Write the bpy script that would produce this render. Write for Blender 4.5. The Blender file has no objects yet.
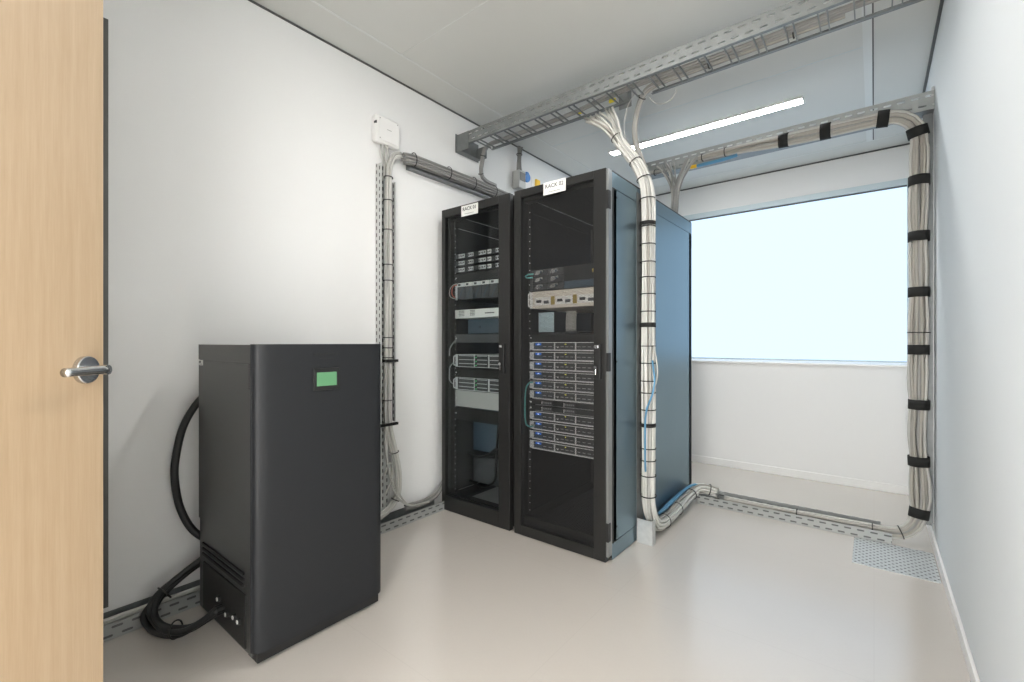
import bpy, bmesh, math, random
from mathutils import Vector, Matrix
PI = math.pi
scene = bpy.context.scene
col = scene.collection

# ------------------------------------------------------------------ materials
MATS = {}
def new_mat(name):
    m = bpy.data.materials.new(name); m.use_nodes = True
    nt = m.node_tree; b = nt.nodes['Principled BSDF']
    MATS[name] = m
    return m, nt, b

def P(name, rgb, rough=.5, metal=0., noise=0., nscale=12., bump=0., bscale=200., spec=.5, emit=None, estr=0., coat=0.):
    m, nt, b = new_mat(name)
    b.inputs['Base Color'].default_value = (*rgb, 1)
    b.inputs['Roughness'].default_value = rough
    b.inputs['Metallic'].default_value = metal
    b.inputs['Specular IOR Level'].default_value = spec
    if coat: b.inputs['Coat Weight'].default_value = coat
    if noise:
        tc = nt.nodes.new('ShaderNodeTexCoord'); n = nt.nodes.new('ShaderNodeTexNoise')
        n.inputs['Scale'].default_value = nscale; n.inputs['Detail'].default_value = 4
        nt.links.new(tc.outputs['Object'], n.inputs['Vector'])
        mx = nt.nodes.new('ShaderNodeMix'); mx.data_type = 'RGBA'
        mx.inputs['A'].default_value = (*[c*(1-noise) for c in rgb], 1)
        mx.inputs['B'].default_value = (*[min(1, c*(1+noise)) for c in rgb], 1)
        nt.links.new(n.outputs['Fac'], mx.inputs['Factor'])
        nt.links.new(mx.outputs['Result'], b.inputs['Base Color'])
    if bump:
        tc = nt.nodes.new('ShaderNodeTexCoord'); n = nt.nodes.new('ShaderNodeTexNoise')
        n.inputs['Scale'].default_value = bscale
        nt.links.new(tc.outputs['Object'], n.inputs['Vector'])
        bp = nt.nodes.new('ShaderNodeBump'); bp.inputs['Strength'].default_value = bump; bp.inputs['Distance'].default_value = .002
        nt.links.new(n.outputs['Fac'], bp.inputs['Height']); nt.links.new(bp.outputs['Normal'], b.inputs['Normal'])
    if emit:
        b.inputs['Emission Color'].default_value = (*emit, 1); b.inputs['Emission Strength'].default_value = estr
    return m

def mth(nt, op, a, b=None, c=None):
    n = nt.nodes.new('ShaderNodeMath'); n.operation = op
    for i, v in enumerate((a, b, c)):
        if v is None: continue
        if isinstance(v, (int, float)): n.inputs[i].default_value = v
        else: nt.links.new(v, n.inputs[i])
    return n.outputs[0]

def hole_mask(nt, pu, pv, L, W, v0=0., stagger=.5):
    """1 inside the punched slots of a sheet, from UV in metres."""
    uv = nt.nodes.new('ShaderNodeUVMap'); sp = nt.nodes.new('ShaderNodeSeparateXYZ')
    nt.links.new(uv.outputs['UV'], sp.inputs[0])
    v = mth(nt, 'DIVIDE', mth(nt, 'SUBTRACT', sp.outputs['Y'], v0), pv)
    row = mth(nt, 'FLOOR', v)
    u = mth(nt, 'ADD', mth(nt, 'DIVIDE', sp.outputs['X'], pu), mth(nt, 'MULTIPLY', row, stagger))
    dx = mth(nt, 'MULTIPLY', mth(nt, 'ABSOLUTE', mth(nt, 'SUBTRACT', mth(nt, 'FRACT', u), .5)), pu)
    dy = mth(nt, 'MULTIPLY', mth(nt, 'ABSOLUTE', mth(nt, 'SUBTRACT', mth(nt, 'FRACT', v), .5)), pv)
    ex = mth(nt, 'MAXIMUM', mth(nt, 'SUBTRACT', dx, (L-W)/2), 0.)
    d = mth(nt, 'SQRT', mth(nt, 'ADD', mth(nt, 'MULTIPLY', ex, ex), mth(nt, 'MULTIPLY', dy, dy)))
    return mth(nt, 'LESS_THAN', d, W/2)

def perforated(name, rgb, rough, metal, pu, pv, L, W, v0=0., stagger=.5):
    m = P(name, rgb, rough, metal, noise=.12, nscale=25)
    nt = m.node_tree; b = nt.nodes['Principled BSDF']
    h = hole_mask(nt, pu, pv, L, W, v0, stagger)
    nt.links.new(mth(nt, 'SUBTRACT', 1., h), b.inputs['Alpha'])
    return m

def slotted(name, rgb, rough, metal, pu, pv, L, W, v0=0.):
    m = P(name, rgb, rough, metal); nt = m.node_tree; b = nt.nodes['Principled BSDF']
    mx = nt.nodes.new('ShaderNodeMix'); mx.data_type = 'RGBA'; mx.inputs['A'].default_value = (*rgb, 1); mx.inputs['B'].default_value = (.11, .11, .11, 1)
    nt.links.new(hole_mask(nt, pu, pv, L, W, v0), mx.inputs['Factor']); nt.links.new(mx.outputs['Result'], b.inputs['Base Color'])
def mesh_sheet(name, rgb, pu, pv, W):
    """perforated door sheet: clear through its round holes"""
    m = P(name, rgb, .45)
    nt = m.node_tree; b = nt.nodes['Principled BSDF']; out = nt.nodes['Material Output']
    h = hole_mask(nt, pu, pv, W, W)
    t = nt.nodes.new('ShaderNodeBsdfTransparent'); mx = nt.nodes.new('ShaderNodeMixShader')
    nt.links.new(h, mx.inputs[0]); nt.links.new(b.outputs[0], mx.inputs[1]); nt.links.new(t.outputs[0], mx.inputs[2])
    nt.links.new(mx.outputs[0], out.inputs['Surface'])
    return m

def glass_sheet(name, tint):
    m, nt, b = new_mat(name); out = nt.nodes['Material Output']; nt.nodes.remove(b)
    t = nt.nodes.new('ShaderNodeBsdfTransparent'); t.inputs[0].default_value = (*tint, 1)
    g = nt.nodes.new('ShaderNodeBsdfGlossy'); g.inputs['Roughness'].default_value = .03
    f = nt.nodes.new('ShaderNodeFresnel'); f.inputs['IOR'].default_value = 1.18
    mx = nt.nodes.new('ShaderNodeMixShader')
    nt.links.new(f.outputs[0], mx.inputs[0]); nt.links.new(t.outputs[0], mx.inputs[1]); nt.links.new(g.outputs[0], mx.inputs[2])
    nt.links.new(mx.outputs[0], out.inputs['Surface'])
    return m

def emitter(name, rgb, s):
    m, nt, b = new_mat(name); out = nt.nodes['Material Output']; nt.nodes.remove(b)
    e = nt.nodes.new('ShaderNodeEmission'); e.inputs[0].default_value = (*rgb, 1); e.inputs[1].default_value = s
    nt.links.new(e.outputs[0], out.inputs['Surface'])
    return m

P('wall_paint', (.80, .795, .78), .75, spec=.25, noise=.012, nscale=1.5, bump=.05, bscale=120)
P('wall_paint_window_tint', (.715, .75, .77), .75, spec=.25, noise=.012, nscale=1.5, bump=.05, bscale=120)  # same white paint, with the window's cool light mixed into the colour
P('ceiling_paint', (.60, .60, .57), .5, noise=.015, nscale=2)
P('ceiling_bar', (.66, .67, .65), .4)
P('shadow_gap', (.09, .09, .085), .6)
P('skirting', (.84, .83, .81), .35)
P('frame_grey', (.52, .60, .62), .35)
emitter('window_glow', (.63, .81, 1.0), 1.38)
emitter('led_glow', (.95, .985, 1.0), 64.)
emitter('led_glow_front', (1.0, .985, .96), 102.)
P('dark_profile', (.10, .10, .095), .45, .3)
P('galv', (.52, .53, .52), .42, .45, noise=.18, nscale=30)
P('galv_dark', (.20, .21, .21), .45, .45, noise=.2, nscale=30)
slotted('galv_x', (.35, .36, .35), .45, .3, .06, .03, .034, .009)
perforated('galv_wide', (.34, .355, .345), .42, .45, .06, .051, .036, .010, v0=2.405)
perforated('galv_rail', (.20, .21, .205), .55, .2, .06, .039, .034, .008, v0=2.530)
slotted('galv_v', (.60, .605, .59), .45, .25, .042, .03, .024, .010, v0=.018)
slotted('plate_holes', (.58, .60, .60), .45, .3, .030, .021, .011, .011)
P('rack_black', (.014, .014, .0135), .42, spec=.42, noise=.06, nscale=40)
P('rack_side', (.030, .036, .042), .34, noise=.05, nscale=3)
_b = MATS['rack_side'].node_tree.nodes['Principled BSDF']; _b.inputs['IOR'].default_value = 3.7; _b.inputs['Specular Tint'].default_value = (.66, .88, 1.0, 1)  # reflection tinted blue in place of stronger daylight from the window
P('rack_inner', (.028, .028, .028), .5)
P('rack_void', (.016, .016, .016), .6)
P('rack_edge', (.34, .35, .35), .35, .8)
mesh_sheet('rack_mesh', (.022, .022, .022), .008, .00693, .0073)
mesh_sheet('rack_mesh_rear', (.03, .03, .03), .008, .00693, .0068)
glass_sheet('rack_glass', (.88, .90, .90))
P('ups_black', (.036, .036, .035), .30, bump=.12, bscale=600)
P('ups_front', (.014, .015, .017), .50, spec=.35, noise=.04, nscale=6)
P('ups_dark', (.008, .008, .008), .5)
P('screen_green', (.08, .21, .10), .35, emit=(.22, .50, .27), estr=.16)
P('rubber', (.010, .010, .010), .5, bump=.25, bscale=300)
P('cable_white', (.45, .44, .41), .5)
P('cable_grey', (.29, .285, .27), .5)
P('cable_beige', (.35, .33, .29), .5)
P('cable_pale', (.62, .61, .57), .5)
P('dev_pale', (.50, .50, .48), .45)
P('cable_dark', (.19, .185, .175), .5)
P('cable_blue', (.09, .26, .42), .45)
P('cable_teal', (.12, .42, .40), .45)
P('cable_red', (.5, .10, .06), .45)
P('cable_yellow', (.75, .62, .04), .45)
P('cable_steel', (.34, .36, .36), .45)
P('velcro', (.010, .010, .009), .85)
P('tie_black', (.015, .014, .013), .5)
P('plastic_white', (.80, .79, .77), .38)
P('plastic_grey', (.42, .42, .40), .45)
P('socket_blue', (.03, .20, .55), .35)
P('socket_yellow', (.85, .50, .02), .4)
P('sticker', (.78, .78, .74), .5)
P('ink', (.05, .05, .05), .6)
P('chrome', (.62, .62, .62), .16, 1.)
P('steel_satin', (.56, .565, .57), .26, 1., noise=.05, nscale=60)
P('dev_black', (.030, .031, .032), .42)
P('dev_dark', (.08, .084, .088), .38)
P('dev_bay', (.055, .058, .06), .45, noise=.5, nscale=260)
P('dev_silver', (.74, .75, .75), .38, .2)
P('dev_frame', (.34, .35, .35), .4, .3)
P('dev_light', (.80, .80, .77), .4)
P('dev_beige', (.72, .66, .57), .42)
P('dev_blue_cover', (.07, .10, .13), .3)
P('gold', (.45, .34, .10), .4, .5)
P('plate_daylight', (.55, .70, .75), .45)  # pale blue colour stands in for daylight coming through the rack
P('led_blue', (.03, .12, .5), .3, emit=(.03, .24, 1.0), estr=.5)
P('led_white', (.6, .7, .9), .3, emit=(.6, .75, 1.0), estr=1.1)
P('led_green', (.1, .6, .2), .3, emit=(.2, 1.0, .4), estr=.6)
P('led_amber', (.6, .6, .1), .3, emit=(.9, .85, .15), estr=.7)

def wood():
    m, nt, b = new_mat('door_wood')
    tc = nt.nodes.new('ShaderNodeTexCoord')
    mp = nt.nodes.new('ShaderNodeMapping'); mp.inputs['Scale'].default_value = (1, 1, .045)
    nt.links.new(tc.outputs['Object'], mp.inputs['Vector'])
    n = nt.nodes.new('ShaderNodeTexNoise'); n.inputs['Scale'].default_value = 55; n.inputs['Detail'].default_value = 7; n.inputs['Roughness'].default_value = .62
    n2 = nt.nodes.new('ShaderNodeTexNoise'); n2.inputs['Scale'].default_value = 320; n2.inputs['Detail'].default_value = 3
    nt.links.new(mp.outputs[0], n.inputs['Vector']); nt.links.new(mp.outputs[0], n2.inputs['Vector'])
    # veneer leaves ~ 0.11 m wide with slightly different tone
    sp = nt.nodes.new('ShaderNodeSeparateXYZ'); nt.links.new(tc.outputs['Object'], sp.inputs[0])
    leaf = mth(nt, 'FLOOR', mth(nt, 'DIVIDE', mth(nt, 'ADD', sp.outputs['X'], .003), .0747))
    wn = nt.nodes.new('ShaderNodeTexWhiteNoise'); wn.noise_dimensions = '1D'; nt.links.new(leaf, wn.inputs['W'])
    f = mth(nt, 'ADD', mth(nt, 'MULTIPLY', n.outputs['Fac'], .60), mth(nt, 'ADD', mth(nt, 'MULTIPLY', n2.outputs['Fac'], .30), mth(nt, 'MULTIPLY', wn.outputs['Value'], .32)))
    r = nt.nodes.new('ShaderNodeValToRGB')
    r.color_ramp.elements[0].position = .30; r.color_ramp.elements[0].color = (.43, .305, .185, 1)
    r.color_ramp.elements[1].position = .85; r.color_ramp.elements[1].color = (.56, .42, .28, 1)
    nt.links.new(f, r.inputs[0]); nt.links.new(r.outputs[0], b.inputs['Base Color'])
    b.inputs['Roughness'].default_value = .42
wood()

def floor_mat():
    m, nt, b = new_mat('floor_vinyl')
    tc = nt.nodes.new('ShaderNodeTexCoord'); sp = nt.nodes.new('ShaderNodeSeparateXYZ'); nt.links.new(tc.outputs['Object'], sp.inputs[0])
    n = nt.nodes.new('ShaderNodeTexNoise'); n.inputs['Scale'].default_value = 2.2; n.inputs['Detail'].default_value = 5
    n2 = nt.nodes.new('ShaderNodeTexNoise'); n2.inputs['Scale'].default_value = 90; n2.inputs['Detail'].default_value = 2
    nt.links.new(tc.outputs['Object'], n.inputs['Vector']); nt.links.new(tc.outputs['Object'], n2.inputs['Vector'])
    mx = nt.nodes.new('ShaderNodeMix'); mx.data_type = 'RGBA'
    mx.inputs['A'].default_value = (.545, .50, .45, 1); mx.inputs['B'].default_value = (.59, .545, .495, 1)
    nt.links.new(mth(nt, 'ADD', mth(nt, 'MULTIPLY', n.outputs['Fac'], .7), mth(nt, 'MULTIPLY', n2.outputs['Fac'], .3)), mx.inputs['Factor'])
    def seam(o, p, off):
        fr = mth(nt, 'FRACT', mth(nt, 'DIVIDE', mth(nt, 'ADD', o, off), p))
        return mth(nt, 'LESS_THAN', mth(nt, 'MULTIPLY', mth(nt, 'ABSOLUTE', mth(nt, 'SUBTRACT', fr, .5)), p), .0016)
    s = mth(nt, 'MAXIMUM', seam(sp.outputs['X'], .9, .45), seam(sp.outputs['Y'], .9, .34))
    m2 = nt.nodes.new('ShaderNodeMix'); m2.data_type = 'RGBA'
    nt.links.new(mth(nt, 'MULTIPLY', s, .09), m2.inputs['Factor']); nt.links.new(mx.outputs['Result'], m2.inputs['A'])
    m2.inputs['B'].default_value = (.33, .29, .25, 1)
    nt.links.new(m2.outputs['Result'], b.inputs['Base Color'])
    b.inputs['Roughness'].default_value = .20
    b.inputs['Specular IOR Level'].default_value = .8
    b.inputs['Coat Weight'].default_value = .6; b.inputs['Coat Roughness'].default_value = .22; b.inputs['Coat IOR'].default_value = 1.6
floor_mat()

# ------------------------------------------------------------------ mesh builder
class MB:
    def __init__(s): s.v = []; s.f = []; s.m = []; s.sm = []; s.mats = []; s.cur = 0
    def mat(s, name):
        if name not in s.mats: s.mats.append(name)
        s.cur = s.mats.index(name); return s
    def add(s, vs, fs, smooth=False):
        o = len(s.v); s.v += [tuple(v) for v in vs]
        for f in fs: s.f.append([o+i for i in f]); s.m.append(s.cur); s.sm.append(smooth)
        return s
    def box(s, x0, x1, y0, y1, z0, z1):
        x0, x1 = min(x0, x1), max(x0, x1); y0, y1 = min(y0, y1), max(y0, y1); z0, z1 = min(z0, z1), max(z0, z1)
        vs = [(x, y, z) for x in (x0, x1) for y in (y0, y1) for z in (z0, z1)]
        return s.add(vs, [(0, 1, 3, 2), (4, 6, 7, 5), (0, 4, 5, 1), (2, 3, 7, 6), (0, 2, 6, 4), (1, 5, 7, 3)])
    def bbox(s, x0, x1, y0, y1, z0, z1, b=.003, seg=2):
        """box with rounded edges"""
        bm = bmesh.new(); bmesh.ops.create_cube(bm, size=1)
        for v in bm.verts: v.co = ((x0+x1)/2+v.co.x*abs(x1-x0), (y0+y1)/2+v.co.y*abs(y1-y0), (z0+z1)/2+v.co.z*abs(z1-z0))
        bmesh.ops.bevel(bm, geom=list(bm.edges), offset=b, segments=seg, affect='EDGES', profile=.5)
        bm.verts.index_update()
        s.add([v.co[:] for v in bm.verts], [[v.index for v in f.verts] for f in bm.faces]); bm.free(); return s
    def prism(s, poly, a0, a1, axis='z', smooth=False):
        """extrude a closed 2-D outline; axis z: (x,y); y: (x,z); x: (y,z)"""
        def p(q, a): return {'z': (q[0], q[1], a), 'y': (q[0], a, q[1]), 'x': (a, q[0], q[1])}[axis]
        n = len(poly); vs = [p(q, a0) for q in poly]+[p(q, a1) for q in poly]
        fs = [list(range(n))[::-1], list(range(n, 2*n))]
        s.add(vs, fs)
        if smooth: o = len(s.v); s.v += [tuple(v) for v in vs]
        else: o = len(s.v)-2*n
        for i in range(n):
            j = (i+1) % n; s.f.append([o+i, o+j, o+n+j, o+n+i]); s.m.append(s.cur); s.sm.append(smooth)
        return s
    def cyl(s, p0, p1, r, n=16, r1=None, cap=True):
        p0, p1 = Vector(p0), Vector(p1); d = (p1-p0).normalized()
        a = d.orthogonal().normalized(); b = d.cross(a); r1 = r if r1 is None else r1
        ring = lambda c, rr: [c+(a*math.cos(2*PI*i/n)+b*math.sin(2*PI*i/n))*rr for i in range(n)]
        vs = ring(p0, r)+ring(p1, r1)
        s.add(vs, [[i, (i+1) % n, n+(i+1) % n, n+i] for i in range(n)], True)
        if cap:
            s.add(ring(p0, r), [list(range(n))[::-1]]); s.add(ring(p1, r1), [list(range(n))])
        return s
    def tube(s, pts, r, n=6, cap=True):
        pts = [Vector(p) for p in pts]
        T, A, B = frames(pts)
        rr = r if callable(r) else (lambda i: r)
        vs = []
        for i, p in enumerate(pts):
            for k in range(n):
                t = 2*PI*k/n; vs.append(p+(A[i]*math.cos(t)+B[i]*math.sin(t))*rr(i))
        fs = [[i*n+k, i*n+(k+1) % n, (i+1)*n+(k+1) % n, (i+1)*n+k] for i in range(len(pts)-1) for k in range(n)]
        if cap: fs += [list(range(n))[::-1], [(len(pts)-1)*n+k for k in range(n)]]
        return s.add(vs, fs, True)
    def text(s, body, size, M, extrude=.0004):
        c = bpy.data.curves.new('t', 'FONT'); c.body = body; c.size = size; c.extrude = extrude; c.offset = .0003; c.align_x = 'CENTER'; c.align_y = 'CENTER'
        o = bpy.data.objects.new('t', c); col.objects.link(o)
        dg = bpy.context.evaluated_depsgraph_get(); dg.update()
        me = bpy.data.meshes.new_from_object(o.evaluated_get(dg))
        s.add([M @ v.co for v in me.vertices], [list(p.vertices) for p in me.polygons])
        bpy.data.objects.remove(o); bpy.data.curves.remove(c); bpy.data.meshes.remove(me)
        return s
    def xf(s, M):
        s.v = [tuple(M @ Vector(v)) for v in s.v]; return s
    def build(s, name, mat=None, parent=None, uaxis=0, bevel=0., flat=True):
        me = bpy.data.meshes.new(name)
        org = Vector(parent['_o']) if parent is not None and '_o' in parent else Vector((0, 0, 0))
        if parent is None and s.v:           # own origin at the base centre of the mesh
            xs, ys, zs = zip(*s.v); org = Vector(((min(xs)+max(xs))/2, (min(ys)+max(ys))/2, min(zs)))
            if name.startswith(('wall', 'floor', 'ceiling', 'door_')): org = Vector((0, 0, 0))
        vs = [Vector(v)-org for v in s.v]
        me.from_pydata(vs, [], s.f)
        for i, p in enumerate(me.polygons): p.material_index = s.m[i]; p.use_smooth = s.sm[i]
        for mn in (s.mats or [mat]): me.materials.append(MATS[mn])
        if s.mats and mat and mat not in s.mats: pass
        uv = me.uv_layers.new(name='UVMap')
        for p in me.polygons:
            n = p.normal; k = max(range(3), key=lambda i: abs(n[i]))
            ax = [i for i in range(3) if i != k]
            if uaxis in ax: ua = uaxis; va = [i for i in ax if i != uaxis][0]
            else: ua, va = ax
            for li in p.loop_indices:
                w = s.v[me.loops[li].vertex_index]; uv.data[li].uv = (w[ua], w[va])
        bm = bmesh.new(); bm.from_mesh(me); bmesh.ops.recalc_face_normals(bm, faces=bm.faces); bm.to_mesh(me); bm.free()
        o = bpy.data.objects.new(name, me); col.objects.link(o)
        if parent is not None:
            o.parent = parent; o['_o'] = tuple(org)
        else:
            o.location = org; o['_o'] = tuple(org)
        if bevel:
            md = o.modifiers.new('edge', 'BEVEL'); md.width = bevel; md.segments = 2; md.limit_method = 'ANGLE'; md.angle_limit = math.radians(40)
        return o

def frames(pts):
    T = []
    for i in range(len(pts)):
        a = pts[max(0, i-1)]; b = pts[min(len(pts)-1, i+1)]; d = b-a
        T.append(d.normalized() if d.length > 1e-9 else Vector((0, 0, 1)))
    A = [T[0].orthogonal().normalized()]
    for i in range(1, len(pts)):
        a = A[-1]-T[i]*A[-1].dot(T[i]); A.append(a.normalized() if a.length > 1e-9 else T[i].orthogonal().normalized())
    return T, A, [T[i].cross(A[i]) for i in range(len(pts))]

def smooth_path(ctrl, step=.03):
    """Catmull-Rom through the control points, resampled"""
    c = [Vector(p) for p in ctrl]; c = [c[0]*2-c[1]]+c+[c[-1]*2-c[-2]]
    out = []
    for i in range(1, len(c)-2):
        p0, p1, p2, p3 = c[i-1:i+3]; n = max(2, int((p2-p1).length/step))
        for k in range(n):
            t = k/n
            out.append(.5*((2*p1)+(p2-p0)*t+(2*p0-5*p1+4*p2-p3)*t*t+(3*p1-p0-3*p2+p3)*t**3))
    out.append(c[-2]); return out

def tag(o, label=None, cat=None, group=None, kind=None):
    if label: o['label'] = label
    if cat: o['category'] = cat
    if group: o['group'] = group
    if kind: o['kind'] = kind
    return o
def thing(name, loc, label, cat, group=None):
    o = bpy.data.objects.new(name, None); col.objects.link(o); o.location = loc; o['_o'] = tuple(loc); o.empty_display_size = .05
    return tag(o, label, cat, group)
def struct(name, mb, mat=None, **k):
    return tag(mb.build(name, mat, **k), kind='structure')
def copy_tree(o, d, parent=None):
    c = o.copy(); col.objects.link(c)
    if parent is None: c.location = o.location+Vector(d)
    else: c.parent = parent
    for ch in list(o.children): copy_tree(ch, d, c)
    return c

# ------------------------------------------------------------------ room
XL, XR, YB, YF, ZC, YP = -2.35, .262, 5.0, -.45, 2.77, 4.43
struct('floor', MB().box(XL-.1, XR+.1, YF-1.6, YB+.1, -.08, 0), 'floor_vinyl')
struct('ceiling', MB().box(XL-.1, XR+.1, YF-.1, YB+.1, ZC, ZC+.1), 'ceiling_paint')
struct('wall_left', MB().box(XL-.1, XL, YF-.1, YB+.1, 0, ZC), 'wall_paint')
struct('wall_right', MB().box(XR, XR+.1, YF-.1, YB+.1, 0, ZC), 'wall_paint_window_tint')
WX0, WX1, WZ0, WZ1 = -1.95, .214, .963, 2.427
b = MB()
b.box(XL, XR, YB, YB+.1, WZ1+.05, ZC).box(XL, WX0-.045, YB, YB+.1, WZ0-.05, WZ1+.05).box(XL, XR, YB, YB+.1, 0, WZ0-.05)
struct('wall_back', b, 'wall_paint')
struct('wall_parapet', MB().box(XL, XR, YP, YB, 0, .938), 'wall_paint')
struct('trim_1', MB().bbox(XL, XR, YP-.012, YB, .938, .952, .002), 'skirting')      # sill board
w = struct('window_1', MB().box(WX0-.045, XR, YB-.035, YB+.05, WZ1, WZ1+.05).box(WX0-.045, WX0, YB-.035, YB+.05, WZ0, WZ1)
           .box(WX1, XR, YB-.035, YB+.05, WZ0, WZ1).box(WX0-.045, XR, YB-.035, YB+.05, WZ0-.011, WZ0), 'frame_grey')
MB().box(WX0, WX1, YB+.0, YB+.006, WZ0, WZ1).build('window_pane', 'window_glow', w)
MB().box(WX0, WX1, YB-.012, YB-.001, WZ1-.012, WZ1-.0005).build('window_gasket', 'dark_profile', w)
DX0, DX1, DH = -.74, .20, 2.12
struct('wall_front', MB().box(XL, DX0, YF-.1, YF, 0, ZC).box(DX1, XR, YF-.1, YF, 0, ZC).box(DX0, DX1, YF-.1, YF, DH, ZC), 'wall_paint')
struct('baseboard_back', MB().bbox(XL, XR-.0125, YP-.012, YP-.0005, 0, .062, .002), 'skirting')
struct('baseboard_right', MB().bbox(XR-.012, XR-.0005, YF+.01, YP-.002, 0, .058, .003), 'skirting')
# shadow gaps where ceiling meets walls, ceiling joints and the flat bar
struct('trim_2', MB().box(XL+.0005, XL+.006, YF, YB, ZC-.010, ZC-.0005), 'shadow_gap')
struct('trim_3', MB().box(XR-.012, XR-.0005, YF, YB, ZC-.020, ZC-.0005), 'shadow_gap')
struct('trim_4', MB().box(XL+.007, XR-.013, YB-.012, YB-.0005, ZC-.010, ZC-.0005), 'shadow_gap')
struct('trim_5', MB().box(-2.126, -2.116, YF, 4.73, ZC-.003, ZC-.0002), 'ceiling_bar')
struct('trim_6', MB().box(-2.115, XR-.02, 4.73, 4.74, ZC-.003, ZC-.0002), 'ceiling_bar')
b = MB(); b.mat('ceiling_bar').box(-.048, -.008, YF, 4.72, ZC-.006, ZC-.0002); b.mat('shadow_gap').box(-.0078, -.001, YF, 4.72, ZC-.004, ZC-.0002)
struct('trim_7', b)
struct('trim_8', MB().box(-2.115, -.049, 1.644, 1.6465, ZC-.002, ZC-.0002), 'ceiling_bar')
struct('trim_9', MB().box(-2.115, -.049, 3.206, 3.210, ZC-.0015, ZC-.0002), 'frame_grey')

def led(x0, x1, y, label, glow):
    t = thing('ceiling_light', ((x0+x1)/2, y, ZC-.02), label, 'ceiling light')
    MB().box(x0-.008, x1+.008, y-.047, y-.040, ZC-.012, ZC-.0005).box(x0-.008, x1+.008, y+.040, y+.047, ZC-.012, ZC-.0005)\
        .box(x0-.008, x0, y-.04, y+.04, ZC-.012, ZC-.0005).box(x1, x1+.008, y-.04, y+.04, ZC-.012, ZC-.0005).build('light_frame', 'ceiling_bar', t)
    MB().box(x0, x1, y-.04, y+.04, ZC-.011, ZC-.003).build('diffuser', glow, t)
led(-1.787, -.379, 3.64, 'long white linear light glowing in the ceiling before the window', 'led_glow')
led(-1.19, -.52, 1.58, 'linear ceiling light over the free floor beside the white side wall', 'led_glow_front')

# dark profile standing on the wall behind the door
tag(MB().bbox(XL+.0005, XL+.012, .388, .4095, .088, 2.381, .001).build('wall_profile', 'dark_profile'),
    'slim dark grey upright profile on the white wall beside the wooden door', 'profile')

# ------------------------------------------------------------------ door
wv = Vector((-.688, .7255, 0)).normalized(); nv = Vector((wv.y, -wv.x, 0))
edge = Vector((-1.325, .224, 0)); Wd, Td, Hd = .885, .04, 2.08
Md = Matrix(((wv.x, nv.x, 0, edge.x), (wv.y, nv.y, 0, edge.y), (0, 0, 1, 0), (0, 0, 0, 1)))   # local x: towards the free edge, y: out of the face
d = MB().bbox(-Wd, 0, -Td, 0, .008, Hd, .0015).build('door_1', 'door_wood'); d.matrix_world = Md; tag(d, kind='structure'); d['_o'] = (0, 0, 0)
hz = 1.063; hx = -.051
h = MB().cyl((hx, 0, hz), (hx, .009, hz), .0285, 40).cyl((hx, .009, hz), (hx, .011, hz), .0285, 40, r1=.027).build('door_handle', 'steel_satin', d)
ex = hx
lv = MB().tube(smooth_path([(hx, .009, hz), (hx, .024, hz), (hx, .034, hz), (hx-.005, .0415, hz), (hx-.014, .044, hz), (hx-.05, .044, hz), (hx-.098, .044, hz)], .006), .0087, 20)
lv.cyl((hx, .036, hz), (hx, .048, hz), .0102, 20)
lv.build('lever', 'steel_satin', h)
MB().cyl((hx, .0480, hz-.001), (hx, .0486, hz-.001), .0035, 14).build('grub_screw', 'ink', h)
for z in (.25, 1.05, 1.85):
    MB().cyl((-Wd-.004, -.012, z-.05), (-Wd-.004, -.012, z+.05), .007, 14).build('hinge', 'steel_satin', d)

# ------------------------------------------------------------------ UPS cabinet
UX0, UX1, UY0, UY1, UH = -2.205, -1.655, .672, 1.192, 1.114
t = thing('ups_cabinet', ((UX0+UX1)/2, (UY0+UY1)/2, 0), 'tall matte black power backup cabinet with small green screen standing by the wall', 'power cabinet')
FX = UX1-.036          # where the front moulding begins
MB().bbox(UX0, FX, UY0+.004, UY1-.004, .022, UH-.004, .003).build('body', 'ups_black', t)
MB().bbox(UX0+.001, FX-.002, UY0, UY0+.0045, .392, UH-.072, .0008).build('side_panel', 'ups_black', t)
MB().bbox(UX0, FX, UY0-.0005, UY0+.004, UH-.064, UH-.002, .001).build('top_trim', 'ups_black', t)
# front moulding: wide chamfered pilaster edges around a flat face
pl = [(FX, UY0-.003), (FX+.006, UY0-.003)]
for k in range(9):
    a = PI/2*k/8; pl.append((UX1-.030+.030*math.sin(a)**.8, UY0-.002+.062*(1-math.cos(a)) if k < 8 else UY0+.075))
for k in range(9):
    a = PI/2*k/8; pl.append((UX1-.030+.030*math.cos(a)**.8 if k < 8 else UX1-.030, UY1-.062+.062*math.sin(a)))
pl += [(FX+.002, UY1), (FX, UY1)]
MB().prism(pl, .045, UH, 'z', True).build('front_panel', 'ups_front', t)
MB().bbox(FX-.05, UX1-.010, UY0+.010, UY1-.02, .010, .0445, .002).build('plinth', 'ups_dark', t)
for fx, fy in ((UX0+.05, UY0+.05), (UX0+.05, UY1-.05), (UX1-.055, UY0+.05), (UX1-.055, UY1-.06)):
    MB().cyl((fx, fy, 0), (fx, fy, .024), .022, 20).build('foot', 'rubber', t)
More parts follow.
